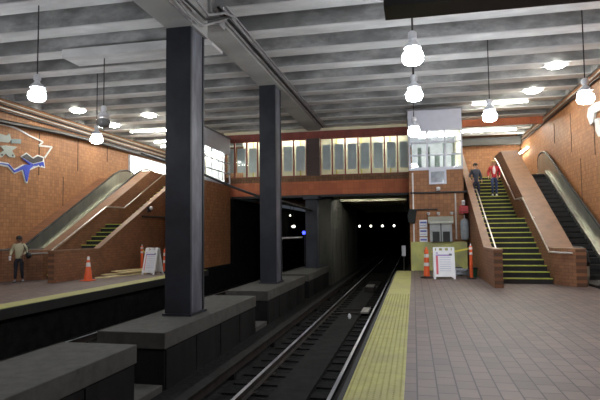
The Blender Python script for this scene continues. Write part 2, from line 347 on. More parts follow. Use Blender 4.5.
# ================================================================ stairs and escalators
RI, TR = .175, .345
def step_y(k): return 17.5+TR*(k-1) if k <= 12 else 22.9+TR*(k-13)
def step_z_at(y):
    k = sum(1 for q in range(1, 25) if step_y(q) <= y); return k*RI
def stairs(side):
    xf = side_xf(side); R = side == 'right'
    root = thing('staircase', 'tiled staircase with yellow-edged black steps, two people walking down it' if R else 'tiled staircase across the tracks behind the orange cone, steps mostly hidden by its side wall', 'stairs', (3.5 if R else MX-3.5, 17.5, 0))
    x0, x1 = 2.5, (4.1 if R else 3.5)     # the left flight is the narrower one
    xo = 4.83 if R else 4.05
    pts = [(17.5, 0)]
    for k in range(1, 25): pts += [(step_y(k), k*RI-RI), (step_y(k), k*RI)]
    pts = [(17.5, 0.002)]+[p for p in pts[2:]]
    pts += [(26.88, FL), (26.88, FL-.5), (26.4, FL-.6), (18.6, .002)]
    MB(xf).prism(pts, 'X', x0, x1).build('steps', M_STEP, root)
    for k in range(1, 25):
        y = step_y(k); z = k*RI
        MB(xf).box(x0, x1, y-.012, y+.05, z-.03, z+.004).build('nosing', M_NOSE, root)
    # parapets: the one beside the track and the one beside the escalator
    ys, ze = (18.4, 5.33) if R else (18.9, 5.04)
    prof = [(16.2, 0), (16.2, 1.06), (ys, 1.06), (27.2, ze), (28.6, ze), (28.6, FL), (26.9, FL), (26.9, 0)]
    cop = [(16.17, 1.06), (16.17, 1.11), (ys-.02, 1.11), (27.18, ze+.05), (28.6, ze+.05), (28.6, ze), (27.2, ze), (ys, 1.06)]
    o = MB(xf).prism(prof, 'X', 2.24, 2.48).build('parapet', M_PX, root)
    MB(xf).prism(cop, 'X', 2.23, 2.49).build('coping', M_COPE, o)
    up = lambda y: 1.06+.515*(y-18.0)
    ye = 26.3 if R else 25.4
    plan = [(xo-.28 if R else 4.45, 16.7), (xo if R else 4.7, 16.7), (xo, 18.0), (x1, 18.0), (x1, 17.6), (x1+.05, 17.35), ((x1+4.55)/2-.05, 17.05)]
    if not R: plan = [(4.45, 16.35), (4.68, 16.35), (4.12, 16.85), (4.05, 17.3), (4.05, 18.0), (3.5, 18.0), (3.5, 17.6), (3.58, 17.35), (3.95, 16.95)]
    o = MB(xf).prism([(18.0, 0), (18.0, 1.06), (ye, up(ye)), (28.6, up(ye)), (28.6, FL), (26.9, FL), (26.9, 0)], 'X', x1, xo).prism(plan, 'Z', 0, 1.06).build('parapet', M_PX, root)
    MB(xf).prism([(17.99, 1.06), (17.99, 1.10), (ye-.02, up(ye)+.04), (28.6, up(ye)+.04), (28.6, up(ye)), (ye, up(ye)), (18.0, 1.06)], 'X', x1-.015, xo+.01).prism(plan, 'Z', 1.06, 1.10).build('coping', M_COPE, o)
    # handrails
    rx = x1-.09
    rail = [(4.47, 16.72, .97), ((x1+4.5)/2-.12, 17.02, .97), (rx, 17.45, .98), (rx, 21.2, 2.86), (rx, 22.7, 2.88), (rx, 26.6, 4.82), (rx, 27.6, 5.2)]
    h = MB(xf).tube(rail, .028, 8).build('handrail', M_CHROME, root)
    br = MB(xf)
    for y, z in ((18.2, 1.35), (19.8, 2.16), (22.0, 2.87), (24.2, 3.63), (26.2, 4.63)): MB(xf).tube([(rx, y, z-.02), (x1+.02, y, z-.09)], .012, 6).build('bracket', M_CHROME, h)
    if not R: return root
    lx = x0+.08
    rail = [(lx, 17.2, 1.0), (lx, 18.0, 1.0), (lx, 23.0, 3.35), (lx, 24.3, 3.45), (lx, 27.6, 5.1)]
    h = MB(xf).tube([(x, y, z+.0) for x, y, z in rail], .025, 8).build('handrail', M_CHROME, root)
    br = MB(xf)
    for y, z in ((17.6, 1.0), (20.5, 2.17), (23.5, 3.39), (26, 4.3)): MB(xf).tube([(lx, y, z-.02), (x0-.02, y, z-.06)], .012, 6).build('bracket', M_CHROME, h)
    return root
stairs('right'); stairs('left')

def escalator(side):
    xf = side_xf(side); R = side == 'right'
    root = thing('escalator', 'escalator with steel sides between the stairs and the right wall' if R else 'escalator with steel sides along the left wall, beyond the person in the tan jacket', 'escalator', (5.6 if R else MX-5.6, 17, 0))
    dx = 0 if R else -.62                          # the left escalator stands a little off the wall
    S, y1 = (.512, 26.3) if R else (.55, 25.3)     # slope, upper end of the incline
    xa, xb = 5.0+dx, 6.02+dx
    yf = 18.3+FL/S
    def line(y): return max(0., (y-18.3)*S)
    base = [(15.6 if R else 16.9, 0.001), (15.6 if R else 16.9, .02), (18.3, .02), (yf, FL+.02), (28.4, FL+.02), (28.4, FL-.4), (26.9, FL-.4), (20, .001)]
    MB(xf).prism(base, 'X', xa, xb).build('truss', M_SOOT, root)
    y = 16.6 if R else 16.95
    while y < 28.2:
        z = min(line(y), FL); zt = z+.06+(.1 if 18.6 < y < yf-.5 else 0)
        MB(xf).box(xa+.02, xb-.02, y, y+.37, max(z-.12, .02), zt).build('step', M_RUBBER, root)
        y += .395
    zt1 = 1.05+(y1-18.6)*S
    for a, b, m in ((4.84+dx, 4.99+dx, 'inner'), (6.03+dx, 6.36+dx, 'wall')):
        pts = [(17.0, .001), (16.85, .3), (16.85, .75), (17.1, 1.0), (18.6, 1.05), (y1, zt1), (y1+.6, zt1+.26), (y1+1.3, zt1+.36), (y1+1.9, zt1+.31), (y1+2.15, zt1+.06), (y1+2.15, FL+.4), (y1+1.9, FL), (y1+.2, FL-.1), (18.6, .001)]
        MB(xf).prism(pts, 'X', (a+b)/2-.03 if m == 'wall' else a+.04, (a+b)/2+.03 if m == 'wall' else a+.1).build('balustrade', M_STEEL, root)
        dk = [(17.2, .02), (17.2, .22), (18.4, .25), (yf, .25+(yf-18.4)*S), (28.2, FL+.26), (28.2, FL), (yf, FL-.1), (18.6, .02)]
        cx = (a+b)/2 if m == 'wall' else a+.07
        MB(xf).prism(dk, 'X', a, b).build('skirt_deck', M_STEEL, root)
        hr = [(cx, 17.0, .45), (cx, 16.8, .7), (cx, 16.95, .98), (cx, 17.3, 1.08), (cx, 18.6, 1.1), (cx, y1, zt1+.05), (cx, y1+.65, zt1+.33), (cx, y1+1.3, zt1+.43), (cx, y1+1.95, zt1+.37), (cx, y1+2.22, zt1+.06), (cx, y1+2.1, zt1-.3)]
        MB(xf).tube(hr, .045, 8).build('handrail', M_RUBBER, root)
    if not R:
        lg = [(16.0, .001), (16.0, .9), (18.4, .9), (y1, .9+(y1-18.4)*S*.98), (28.4, FL+.7), (28.4, FL), (27, FL-.4), (19, .001)]
        MB(xf).prism(lg, 'X', 6.36+dx, XW).build('tiled_ledge', M_PX, root)
    return root
escalator('right'); escalator('left')

# ================================================================ columns and plinths
def column(y0, y1, ztop, zbot, label):
    root = thing('steel_column', label, 'column', (-5.1, (y0+y1)/2, zbot), 'steel columns between the tracks')
    x0, x1 = -5.42, -4.82
    MB().box(x0, x1, y0, y0+.09, zbot+.02, ztop).build('flange', M_NAVY, root)
    MB().box(x0, x1, y1-.09, y1, zbot+.02, ztop).build('flange', M_NAVY, root)
    MB().box(x0+.2, x1-.02, y0+.09, y1-.09, zbot+.02, ztop).build('web', M_FLANGE, root)
    MB().box(x0-.04, x1+.04, y0-.05, y1+.05, zbot, zbot+.05).build('base_plate', M_NAVY, root)
    return root
column(11.0, 11.8, 6.33, -.16, 'nearest dark steel column, running the full height of the picture on the left')
column(18.5, 19.35, 7.03, -.17, 'dark steel column on the second plinth, standing before the bridge')
c3 = column(26.8, 27.45, 3.45, -.17, 'blue-grey steel column under the bridge, farthest of the row')
MB().box(-5.5, -4.7, 26.6, 27.58, 3.33, 3.5).build('capital', M_NAVY, c3)
def plinth(y0, y1, label):
    zt = -.16 if y0 < 15 else -.17
    x0, x1 = -5.86, -4.48
    root = thing('column_plinth', label, 'plinth', (-5.15, (y0+y1)/2, ZB), 'concrete plinths under the column row')
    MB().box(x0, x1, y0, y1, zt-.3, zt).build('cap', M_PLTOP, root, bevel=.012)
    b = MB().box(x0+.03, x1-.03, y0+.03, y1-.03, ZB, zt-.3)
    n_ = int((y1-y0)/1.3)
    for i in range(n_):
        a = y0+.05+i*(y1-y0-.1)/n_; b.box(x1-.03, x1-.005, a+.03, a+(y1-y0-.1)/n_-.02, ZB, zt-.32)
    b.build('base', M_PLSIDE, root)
plinth(1.2, 8.1, 'low dark concrete plinth in the bottom left corner with nothing on it')
plinth(9.1, 14.85, 'dark concrete plinth carrying the nearest steel column')
plinth(16.1, 21.9, 'dark concrete plinth carrying the second steel column')
plinth(22.7, 28.3, 'dark concrete plinth at the tunnel mouth under the bridge')
struct('plinth_footing', MB().box(-5.8, -4.5, 8.15, 9.05, ZB, -1.08), M_PLTOP)
struct('plinth_footing', MB().box(-5.8, -4.5, 14.9, 16.05, ZB, -1.08), M_PLTOP)

# ================================================================ tracks
ZR = -1.0
def rail_obj(x, label, y1=79.5):
    prof = [(-.07, ZR-.15), (.07, ZR-.15), (.07, ZR-.135), (.012, ZR-.115), (.012, ZR-.045), (.035, ZR-.035), (.035, ZR-.004), (-.035, ZR-.004), (-.035, ZR-.035), (-.012, ZR-.045), (-.012, ZR-.115), (-.07, ZR-.135)]
    root = thing('running_rail', label, 'rail', (x, 20, ZR-.15))
    MB().prism([(x+a, b) for a, b in prof], 'Y', -6.5, y1).build('rail_web', M_RAIL, root)
    MB().box(x-.03, x+.03, -6.5, y1, ZR-.004, ZR+.002).build('running_surface', M_RAILTOP, root)
rail_obj(-2.88, 'bright worn rail of the near track, the one farther from the right platform')
rail_obj(-1.38, 'rail of the near track running close beside the right platform edge')
rail_obj(MX+2.88, 'rail of the far track on the side of the column plinths')
rail_obj(MX+1.38, 'rail of the far track close beside the left platform')
tie0 = None
def ties(xc, ys, label, group):
    global tie0
    for y in ys:
        if tie0 is None:
            o = MB().box(-1.25, 1.25, -.11, .11, 0, .03).build('railway_tie', M_TIE); tie0 = o
            pl = MB().box(-.87, -.63, -.09, .09, .03, .048).box(.63, .87, -.09, .09, .03, .048); pl.build('tie_plate', M_RAIL, o)
            c = o
        else: c = copy_tree(tie0)
        c.location = (xc, y, ZB+.002); tag(c, label, 'railway tie', group)
ties(-2.13, [3.0+.62*i for i in range(55)], 'dark oiled tie lying under the rails of the near track', 'ties of the near track')
ties(MX+2.13, [6.5+.62*i for i in range(36)], 'dark oiled tie lying under the rails of the far track beyond the plinths', 'ties of the far track')
# third rail with cover board, near track; and cable ducts between rails
for (x, lab) in ((-3.52, 'contact rail under a dark cover board beside the plinths on the near track'), (MX+3.52, 'contact rail under a dark cover board beside the plinths on the far track')):
    t = thing('contact_rail', lab, 'rail', (x, 20, ZB))
    MB().box(x-.04, x+.04, -6, 60, ZB+.12, ZB+.26).build('conductor', M_RAIL, t)
    MB().box(x-.11, x+.09, -6, 60, ZB+.3, ZB+.33).build('cover_board', mat('cover_board', (.02, .0185, .017), .85, spec=.1, var=.3), t)
    bb = MB()
    for i in range(22): MB().box(x-.05, x+.05, -5+i*3, -4.85+i*3, ZB, ZB+.12).box(x-.11, x-.08, -5+i*3, -4.93+i*3, ZB, ZB+.3).build('support', M_SOOT, t)
struct('track_drain_slab', MB().box(-2.45, -1.8, -6, 30, ZB, ZB+.1), mat('oily_slab', (.013, .013, .012), .85, spec=.1, var=.5, scale=4, bump=.4))
t = thing('cable_trough', 'shallow grey trough with pale plate lying between the rails near the platform edge', 'trough', (-1.9, 18.3, ZB+.1))
MB().box(-2.6, -1.85, 17.9, 18.05, ZB+.1, ZB+.14).build('bar', M_RAIL, t); MB().box(-2.6, -1.85, 18.8, 18.9, ZB+.1, ZB+.14).build('bar', M_RAIL, t)
MB().box(-1.8, -1.55, 18.1, 19.2, ZB+.1, ZB+.16).build('plate', mat('pale_plate', (.3, .28, .25), .6), t)
tag(MB().lathe([(.03, 0), (.05, .05), (.045, .12), (.02, .16)], (-2.05, 17.0, ZB+.1), 8).build('discarded_cup', M_PWHITE), 'small white cup lying on the near track bed', 'cup')
def switch_box():
    t = thing('switch_machine', 'low dark machine with pale lid between the rails near the tunnel mouth', 'switch machine', (-1.95, 25, ZB+.1))
    MB().box(-2.25, -1.8, 24.4, 25.8, ZB+.1, ZB+.32).build('housing', M_RAIL, t, bevel=.02)
    MB().box(-2.2, -1.85, 24.6, 25.5, ZB+.32, ZB+.36).build('lid', mat('grey_lid', (.16, .15, .13), .6), t)
switch_box()

# ================================================================ lamps
def globe_lamp(lit, drop):
    root = thing('pendant_lamp', '', 'lamp')
    MB().tube([(0, 0, .42), (0, 0, drop)], .016, 6).build('stem', M_DARKM, root)
    MB().lathe([(.05, .50), (.085, .47), (.085, .36), (.06, .34), (.075, .30), (.15, .23), (.165, .17), (.11, .15)], n=16).build('cap', M_ALU, root, smooth=True)
    b = MB()
    for i in range(3):
        a = 2*PI*i/3+.4; b.tube([(.12*math.cos(a), .12*math.sin(a), .24), (.19*math.cos(a), .19*math.sin(a), .12), (.18*math.cos(a), .18*math.sin(a), .1)], .012, 5)
    b.build('bracket', M_ALU, root)
    MB().lathe([(.05, .13), (.12, .10), (.18, .075), (.205, .02), (.2, -.07), (.165, -.125), (.09, -.15), (.03, -.155)][::-1], n=20).build('glass_globe', M_GLOBE if lit else M_OFF, root, smooth=True)
    return root
P_ON = globe_lamp(True, 2.3); P_OFF = globe_lamp(False, 2.3)
lamps = [
 (.06, 10.3, 5.0, 1, 'lit globe lamp over the platform edge, largest and nearest of the middle row'),
 (.09, 13.25, 5.0, 1, 'lit globe lamp over the platform edge, middle of the row of three'),
 (.09, 18.1, 4.98, 1, 'lit globe lamp over the platform edge, farthest, in front of the booth'),
 (2.27, 16.3, 5.0, 1, 'lit globe lamp hanging above the foot of the right staircase'),
 (4.33, 14.5, 4.97, 1, 'lit globe lamp in front of the right wall above the escalator'),
 (-8.76, 11.0, 5.0, 1, 'lit globe lamp at upper left over the far track'),
 (-9.01, 14.2, 5.0, 0, 'unlit smoky globe lamp hanging left of the nearest column'),
 (-10.86, 16.7, 5.0, 1, 'small lit globe lamp just below the unlit one, over the left platform'),
]
hidden = [(.08, 6.2), (2.27, 6.6), (4.33, 5.6), (2.2, 1.0), (-8.8, 5), (-11.5, 7), (-13.5, 10.5)]
fON = fOFF = False
def stem_for(o, x, y, z):
    of = 0 if x > -5 else .2; u = (y-12.75-of)/1.643; under = (u-math.floor(u))*1.643 > 1.643-.62
    st = [c for c in o.children if c.name.startswith('stem')][0]; key = 'under' if under else 'gap'
    top = (ZJ if under else ZC)-z
    me = MB().tube([(0, 0, .42), (0, 0, top)], .016, 6); m_ = me.build('stem', M_DARKM); st.data = m_.data; bpy.data.objects.remove(m_)
for (x, y, z, on, lab) in lamps:
    if on and not fON: o = P_ON; fON = True
    elif not on: o = P_OFF
    else: o = copy_tree(P_ON)
    o.location = (x, y, z); tag(o, lab, 'lamp', 'hanging globe lamps'); stem_for(o, x, y, z)
for (x, y) in hidden:
    o = copy_tree(P_ON); o.location = (x, y, 5.0); tag(o, 'lit globe lamp hanging out of view on the camera side of the platforms', 'lamp', 'globe lamps nearer than the view'); stem_for(o, x, y, 5.0)
# ceiling lights over stairs
def ceiling_light():
    root = thing('ceiling_light', '', 'light')
    MB().box(-.4, .4, -.16, .16, -.03, 0).build('tray', M_ALU, root)
    MB().lathe([(.3, -.03), (.28, -.08), (.18, -.12), (.04, -.135)][::-1], n=16).build('diffuser', M_DOME, root, smooth=True)
    return root
CL = ceiling_light()
for i, (x, y, lab) in enumerate([(4.8, 19.62, 'glowing ceiling light over the right escalator, nearer of the two'), (4.75, 22.9, 'glowing ceiling light over the right escalator, farther of the two'),
        (-14.5, 20.7, 'glowing ceiling light near the left wall, nearer of the two there'), (-14.75, 24.0, 'glowing ceiling light near the left wall, farther of the two there'), (-11.9, 21.95, 'glowing ceiling light over the left staircase beside the nearest column')]):
    o = CL if i == 0 else copy_tree(CL)
    of = 0 if x > -5 else .2; k = round((y+.31-of-12.75)/1.643); yc = 12.75+1.643*k-.31+of
    o.location = (x, yc, ZJ); tag(o, lab, 'light', 'ceiling lights above the stairs')
def tube_light(x0, x1, y, z, lab):
    root = thing('fluorescent_light', lab, 'light', ((x0+x1)/2, y, z), 'fluorescent lights of the mezzanine')
    MB().box(x0, x1, y-.08, y+.08, z-.04, z).build('batten', M_ALU, root)
    MB().tube([(x0+.04, y, z-.085), (x1-.04, y, z-.085)], .03, 8).build('tube', M_TUBE, root)
    MB().box(x0, x0+.03, y-.04, y+.04, z-.12, z-.04).box(x1-.03, x1, y-.04, y+.04, z-.12, z-.04).build('holder', M_ALU, root)
yk = [12.75+1.643*k-.31 for k in range(-2, 13)]
tube_light(2.7, 5.4, yk[12], ZJ, 'long fluorescent light across the top of the right stairs')
tube_light(2.6, 4.9, yk[9], ZJ, 'fluorescent light just below the orange beam over the right stairs')
tube_light(MX-5.2, MX-2.6, yk[12]+.2, ZJ, 'long fluorescent light across the top of the left stairs')
tube_light(MX-4.9, MX-2.6, yk[10]+.2, ZJ, 'fluorescent light over the upper left stairs')
tube_light(2.7, 5.6, yk[13], ZJ, 'added fluorescent light brightening the back of the mezzanine above the right stairs')  # added tube to brighten the mezzanine back wall
tube_light(MX-5.6, MX-2.7, yk[13]+.2, ZJ, 'added fluorescent light brightening the back of the mezzanine above the left stairs')  # added tube to light the left end of the mezzanine
for k, x in enumerate((-9.2, -6.6, -3.6, -1.3)):
    tube_light(x-.6, x+.6, yk[12]-(-.2 if x < -5 else 0), ZJ, ['leftmost', 'second from left', 'third from left', 'rightmost'][k]+' of the four fluorescent lights inside the bridge')
for i, x in enumerate((-3.4, -1.6)):  # added tubes, hidden behind the beams, to brighten the tunnel
    tube_light(x-.4, x+.4, 31.0, 3.75, ('left','right')[i]+' fluorescent light added unseen under the bridge slab to brighten the tunnel')
struct('mezzanine_beam', MB().box(2.52, 6.3, 27.6, 27.8, 6.85, 7.19), M_FASC)
struct('mezzanine_beam', MB().box(2.5, 6.38, 33.2, 33.6, 6.75, 7.19), mat('beam_grey', (.1, .1, .095), .8))  # plain grey finish of the rear beam
t = thing('light_box', 'glowing white panel on the left wall beyond the top of the left stairs', 'light panel', (-16.1, 30.5, FL))
MB().box(-16.26, -16.12, 28.2, 33.4, 4.9, 6.3).build('frame', M_WHITE, t)
MB().box(-16.12, -16.10, 28.3, 33.3, 5.0, 6.2).build('lit_face', mat('lit_face', (.9, .9, .9), .3, var=0, emit=(1, .96, .88), es=3.), t)
t = thing('wall_tube', 'white tube light on the right wall beyond the escalator top', 'light', (6.36, 32.3, 6.2))
MB().box(6.3, 6.41, 31.2, 33.4, 6.16, 6.26).build('batten', M_ALU, t)
MB().tube([(6.26, 31.25, 6.21), (6.26, 33.35, 6.21)], .03, 8).build('tube', M_TUBE, t)
struct('mezzanine_side_panel', MB().box(MX-2.0, MX-1.0, 27.9, 28.0, FL, 6.6), M_CREAM)
struct('mezzanine_side_panel', MB().box(-16.2, -12.4, 33.8, 33.95, FL, ZJ), M_CREAM)

# ================================================================ pipes and cables
def pipe(name, pts, r, m, label, cat='pipe', xf=None, group=None, n=8):
    return tag(MB(xf).tube(pts, r, n).build(name, m, None, smooth=True), label, cat, group)
def wall_strip(name, pts, half, m, label): return pipe(name, pts, half, m, label)
for side in ('right', 'left'):
    xf = side_xf(side)
    for j, z in enumerate((7.0, 6.84) if side == 'right' else (7.05, 6.93, 6.8, 6.68)):
        where = ['topmost of the pipes along the ', 'second from the top of the pipes along the ', 'third from the top of the pipes along the ', 'lowest pale pipe along the '][j]
        pipe('conduit', [(XW-.08, -6.8, z), (XW-.08, 33.8, z)], .035, M_PIPE2 if j % 2 == 0 else M_DARKM, ('pale' if j % 2 == 0 else 'dark')+' pipe, '+where+side+' wall', xf=xf, group='wall conduits')
XL = MX-XW
pipe('sagging_cable', [(XL+.2, -6, 5.8), (XL+.2, 10, 5.9), (XL+.2, 18.1, 6.2), (XL+.2, 21.8, 6.4), (XL+.2, 24.8, 6.46), (XL+.2, 29.5, 6.5), (XL+.2, 33.7, 6.5)], .1, M_DARKM, 'thick black pipe sagging along the left wall below the pale conduits', 'pipe')
pipe('sagging_cable', [(-12.3, 22.5, 5.4), (-11.5, 22.5, 5.12), (-10.2, 22.5, 4.66), (-9.16, 22.5, 4.28), (-7.9, 22.5, 3.72), (-6.67, 22.5, 3.26), (-5.6, 23.6, 3.0), (-5.1, 26.75, 2.75)], .06, M_DARKM, 'black cable slung from the left booth across the far track', 'cable')
for j, (x, z, m) in enumerate(((-4.64, 7.12, M_PIPE), (-4.55, 7.15, M_DARKM), (-4.45, 7.16, M_PIPE), (-4.35, 7.17, M_PIPE))):
    pipe('conduit', [(x, 12.0, z), (x+.02, 18, z-.02), (x, 27.3, z)], (.04, .035, .045, .025)[j], m, ['grey pipe hugging the ceiling girder', 'black pipe second from the ceiling girder', 'thickest grey pipe beside the ceiling girder', 'thin grey pipe farthest from the ceiling girder'][j], 'pipe', group='pipes along the girder')
random.seed(5)
for j in range(3):
    pts = [(-4.62+.07*j, y, 6.4+.13*j+random.uniform(-.04, .04)) for y in (-2, 3, 6, 8, 9, 9.8, 10.5, 11.2)]
    pipe('conduit', pts+[(-4.5+.08*j, 11.9, 6.75+.1*j), (-4.5+.08*j, 12.6, 7.13)], .03, M_PIPE if j != 1 else M_DARKM, ['lowest pipe on the near dropped girder', 'black middle pipe on the near dropped girder', 'highest pipe on the near dropped girder'][j], 'pipe', group='pipes on the near girder')
jb = tag(MB().box(-4.9, -4.55, 12.1, 12.5, 6.75, 7.0).build('junction_box', M_PIPE), 'grey junction box above the nearest column where the pipes bend', 'junction box')
# conduits on booth wall
pipe('conduit', [(-.1, 22.84, 3.25), (2.2, 22.84, 3.25)], .04, M_DARKM, 'dark pipe across the tiled wall below the small booth window')
pipe('conduit', [(-.1, 22.85, 2.55), (1.0, 22.85, 2.55)], .03, M_DARKM, 'short dark pipe above the fountain on the tiled wall')
pipe('conduit', [(1.72, 22.84, 1.3), (1.72, 22.84, 3.2)], .035, M_PIPE2, 'upright pale pipe between fountain and grey bag')
pipe('conduit', [(.01, 22.84, 1.2), (.01, 22.84, 4.1)], .035, M_REFL, 'pale upright pipe at the left corner of the right booth')
pipe('conduit', [(-9.86, 22.76, 0.0), (-9.86, 22.76, 6.7)], .11, M_DARKM, 'thick black upright pipe at the corner of the left booth')
tag(MB().box(-9.62, -9.42, 22.84, 22.96, 3.3, 4.0).build('junction_box', M_PIPE), 'pale grey box fixed under the bridge beside the black upright pipe', 'junction box')
# left tile wall fittings
t = thing('wall_lamp', 'small bulkhead lamp on the tiled side of the left staircase', 'lamp', (-12.0, 22.8, 2.8))
MB().box(-12.09, -12.02, 22.7, 22.95, 2.65, 2.9).build('back_box', M_DARKM, t)
MB().ball((-11.98, 22.85, 2.85), .09, n=10).build('glass', M_ALU, t)
pipe('conduit', [(-12.06, 22.2, 2.45), (-12.06, 26.8, 2.45)], .04, M_DARKM, 'dark pipe along the tiled side of the left staircase')

# ================================================================ hanging black sign above the camera's right
t = thing('hanging_sign', 'underside of a black sign box hanging across the top right', 'sign', (.9, 3.3, 2.9))
MB().box(-.135, 2.2, 2.93, 3.13, 2.9, 3.4).build('box', M_RUBBER, t)
MB().box(-.15, 2.215, 2.91, 3.15, 3.4, 3.43).build('top_rim', M_DARKM, t)
for x in (.3, 1.8): MB().tube([(x, 3.03, 3.43), (x, 3.03, ZC)], .02).build('hanger', M_DARKM, t)

# ================================================================ items at the booth wall
t = thing('plywood_hoarding', 'yellow painted hoarding along the foot of the right booth wall', 'hoarding', (1, 22.8, 0))
MB().box(-.12, 2.12, 22.68, 22.74, .02, 1.2).build('panel', M_HOARD, t)
MB().box(-.12, 2.12, 22.74, 22.8, 1.08, 1.18).box(-.1, -.02, 22.74, 22.8, 0, 1.08).box(1.0, 1.08, 22.74, 22.8, 0, 1.08).box(2.0, 2.08, 22.74, 22.8, 0, 1.08).build('batten', M_WOOD, t)
t = thing('drinking_fountain', 'steel wall unit with hood and two dark recesses above the yellow hoarding', 'wall unit', (1.1, 22.8, 1.25))
MB().box(.66, 1.54, 22.6, 22.88, 1.2, 2.05).build('cabinet', mat('dull_steel', (.33, .34, .33), .45, .4, var=.15), t)
MB().prism([(22.5, 1.95), (22.5, 2.03), (22.62, 2.24), (22.88, 2.24), (22.88, 1.95)], 'X', .6, 1.6).build('hood', M_STEEL, t)
for x in (.76, 1.17): MB().box(x, x+.28, 22.585, 22.61, 1.2, 1.62).build('recess', M_RUBBER, t)
MB().box(1.08, 1.12, 22.59, 22.61, 1.2, 2.0).build('seam', M_DARKM, t)
for i, lab in enumerate(('topmost', 'middle', 'lowest')):
    z = 1.95-.36*i
    t = thing('notice', 'small white and blue notice left of the steel wall unit, '+lab+' of three', 'notice', (.42, 22.86, z), 'notices on the booth wall')
    MB().box(.24, .56, 22.85, 22.88, z-.16, z+.16).build('sheet', M_PWHITE, t)
    MB().box(.27, .53, 22.843, 22.852, z+.02, z+.09).build('printed_band', mat('notice_blue', (.12, .14, .45), .6), t)
    MB().box(.27, .50, 22.843, 22.852, z-.09, z-.06).build('printed_line', mat('notice_grey', (.35, .35, .5), .6), t)
t = thing('wall_globe_light', 'small white bulkhead light under the booth window', 'lamp', (1.05, 22.85, 3.4))
MB().box(.98, 1.12, 22.8, 22.9, 3.33, 3.47).build('back_plate', M_ALU, t); MB().ball((1.05, 22.77, 3.4), .08, n=12).build('glass', M_PWHITE, t, smooth=True)
for i, (x, lab) in enumerate(((.62, 'left'), (1.02, 'middle'), (1.55, 'right'))):
    t = thing('spot_light', 'small spotlight above the steel wall unit, '+lab+' of three', 'spotlight', (x, 22.8, 2.35), 'spotlights over the wall unit')
    MB().box(x-.03, x+.03, 22.74, 22.897, 2.36, 2.42).build('arm', M_DARKM, t)
    MB().lathe([(.03, 0), (.06, .03), (.07, .1), (.05, .12)], (x, 22.7, 2.3), 10).build('head', M_ALU, t, smooth=True)
t = thing('fire_hose_box', 'red box sign on the tiled wall next to the right staircase', 'box', (2.05, 22.8, 2.4))
MB().box(1.85, 2.2, 22.62, 22.88, 2.36, 2.66).build('case', mat('signal_red', (.45, .02, .02), .4), t)
MB().box(1.88, 2.17, 22.61, 22.63, 2.39, 2.44).build('trim_line', mat('dark_red', (.2, .01, .01), .4), t)
t = thing('strobe_light', 'small white strobe light above the red box', 'lamp', (2.03, 22.8, 2.75))
MB().box(1.97, 2.09, 22.78, 22.88, 2.7, 2.9).build('back_box', M_PWHITE, t); MB().ball((2.03, 22.74, 2.82), .05, n=10).build('lens', M_ALU, t)
t = thing('hanging_bag', 'pale grey covered cylinder hanging on the wall under the red box', 'bag', (2.06, 22.7, 1.3))
MB().lathe([(.06, 1.25), (.15, 1.3), (.17, 1.5), (.17, 1.95), (.14, 2.08), (.05, 2.14)], (2.04, 22.66, 0), 14).build('cover', mat('pale_grey_vinyl', (.32, .36, .38), .4, var=.2), t, smooth=True)
MB().tube([(2.04, 22.66, 2.12), (2.04, 22.74, 2.26), (2.04, 22.86, 2.28)], .015, 6).build('hook', M_PWHITE, t)
t = thing('draped_tarp', 'dark tarp hanging from the pipe at the left corner of the right booth', 'tarp', (-.1, 22.7, 1.8))
MB().prism([(-.2, 2.0), (.06, 1.95), (.12, 2.45), (.16, 2.55), (-.15, 2.58), (-.24, 2.3)], 'Y', 22.68, 22.8).build('cloth', mat('dark_tarp', (.01, .013, .012), .8, var=.3), t, bevel=.02)
t = thing('track_sign', 'small white upright sign on a post at the end of the yellow strip', 'sign', (-.42, 22.5, 0))
MB().tube([(-.42, 22.6, 0), (-.42, 22.6, 1.0)], .02).build('post', M_DARKM, t)
MB().box(-.5, -.34, 22.56, 22.58, .62, 1.05).build('plate', mat('dull_white', (.4, .4, .42), .6), t)

# ================================================================ A-frame signs, channelizers, cones
def a_frame(loc, rz, lab, W=.72, H=1.07):
    root = thing('a_frame_sign', lab, 'sign', (0, 0, 0), 'folding A-frame notice signs')
    for s in (-1, 1):
        b = MB(); tilt = .2
        def P(x, z, d=0.): return (x, s*(.27*(1-z/H)+.02+d), z)
        def slab(x0, x1, z0, z1, d0, d1): b.poly([P(x0, z0, d0), P(x1, z0, d0), P(x1, z0, d1), P(x0, z0, d1)], [P(x0, z1, d0), P(x1, z1, d0), P(x1, z1, d1), P(x0, z1, d1)])
        slab(-W/2, -W/2+.07, 0, H, 0, .04); slab(W/2-.07, W/2, 0, H, 0, .04)
        slab(-W/2+.07, W/2-.07, .08, .14, 0, .04); slab(-W/2+.07, W/2-.07, H-.16, H-.11, 0, .04)
        slab(-W/2+.07, W/2-.07, .14, H-.16, .005, .03)
        for x in (-.2, 0, .2): slab(x-.045, x+.045, H-.11, H-.02, .005, .03)
        o = b.build('panel', M_PWHITE, root)
        if s < 0:
            q = MB()
            def face(q, x0, x1, z0, z1): q.poly([P(x0, z0, .03), P(x1, z0, .03), P(x1, z0, .034), P(x0, z0, .034)], [P(x0, z1, .03), P(x1, z1, .03), P(x1, z1, .034), P(x0, z1, .034)])
            face(q, -.27, -.2, .16, .78); q.build('red_stripe', mat('print_red', (.65, .12, .15), .6), o)
            q = MB(); face(q, -.27, .18, .78, .83); face(q, -.26, -.2, .86, .9); q.build('header_print', mat('print_purple', (.35, .25, .5), .6), o)
            q = MB()
            for k in range(7): face(q, -.15, .22-.05*((k*3) % 3), .72-.075*k, .735-.075*k)
            q.build('text_line', mat('print_grey', (.45, .45, .6), .6), o)
            q = MB(); face(q, .17, .27, .79, .86); q.build('icon', mat('print_dark', (.12, .12, .15), .6), o)
    MB().tube([(-W/2+.02, 0, H-.01), (W/2-.02, 0, H-.01)], .02, 6).build('hinge', M_PWHITE, root)
    root.location = loc; root.rotation_euler = (0, 0, rz); return root
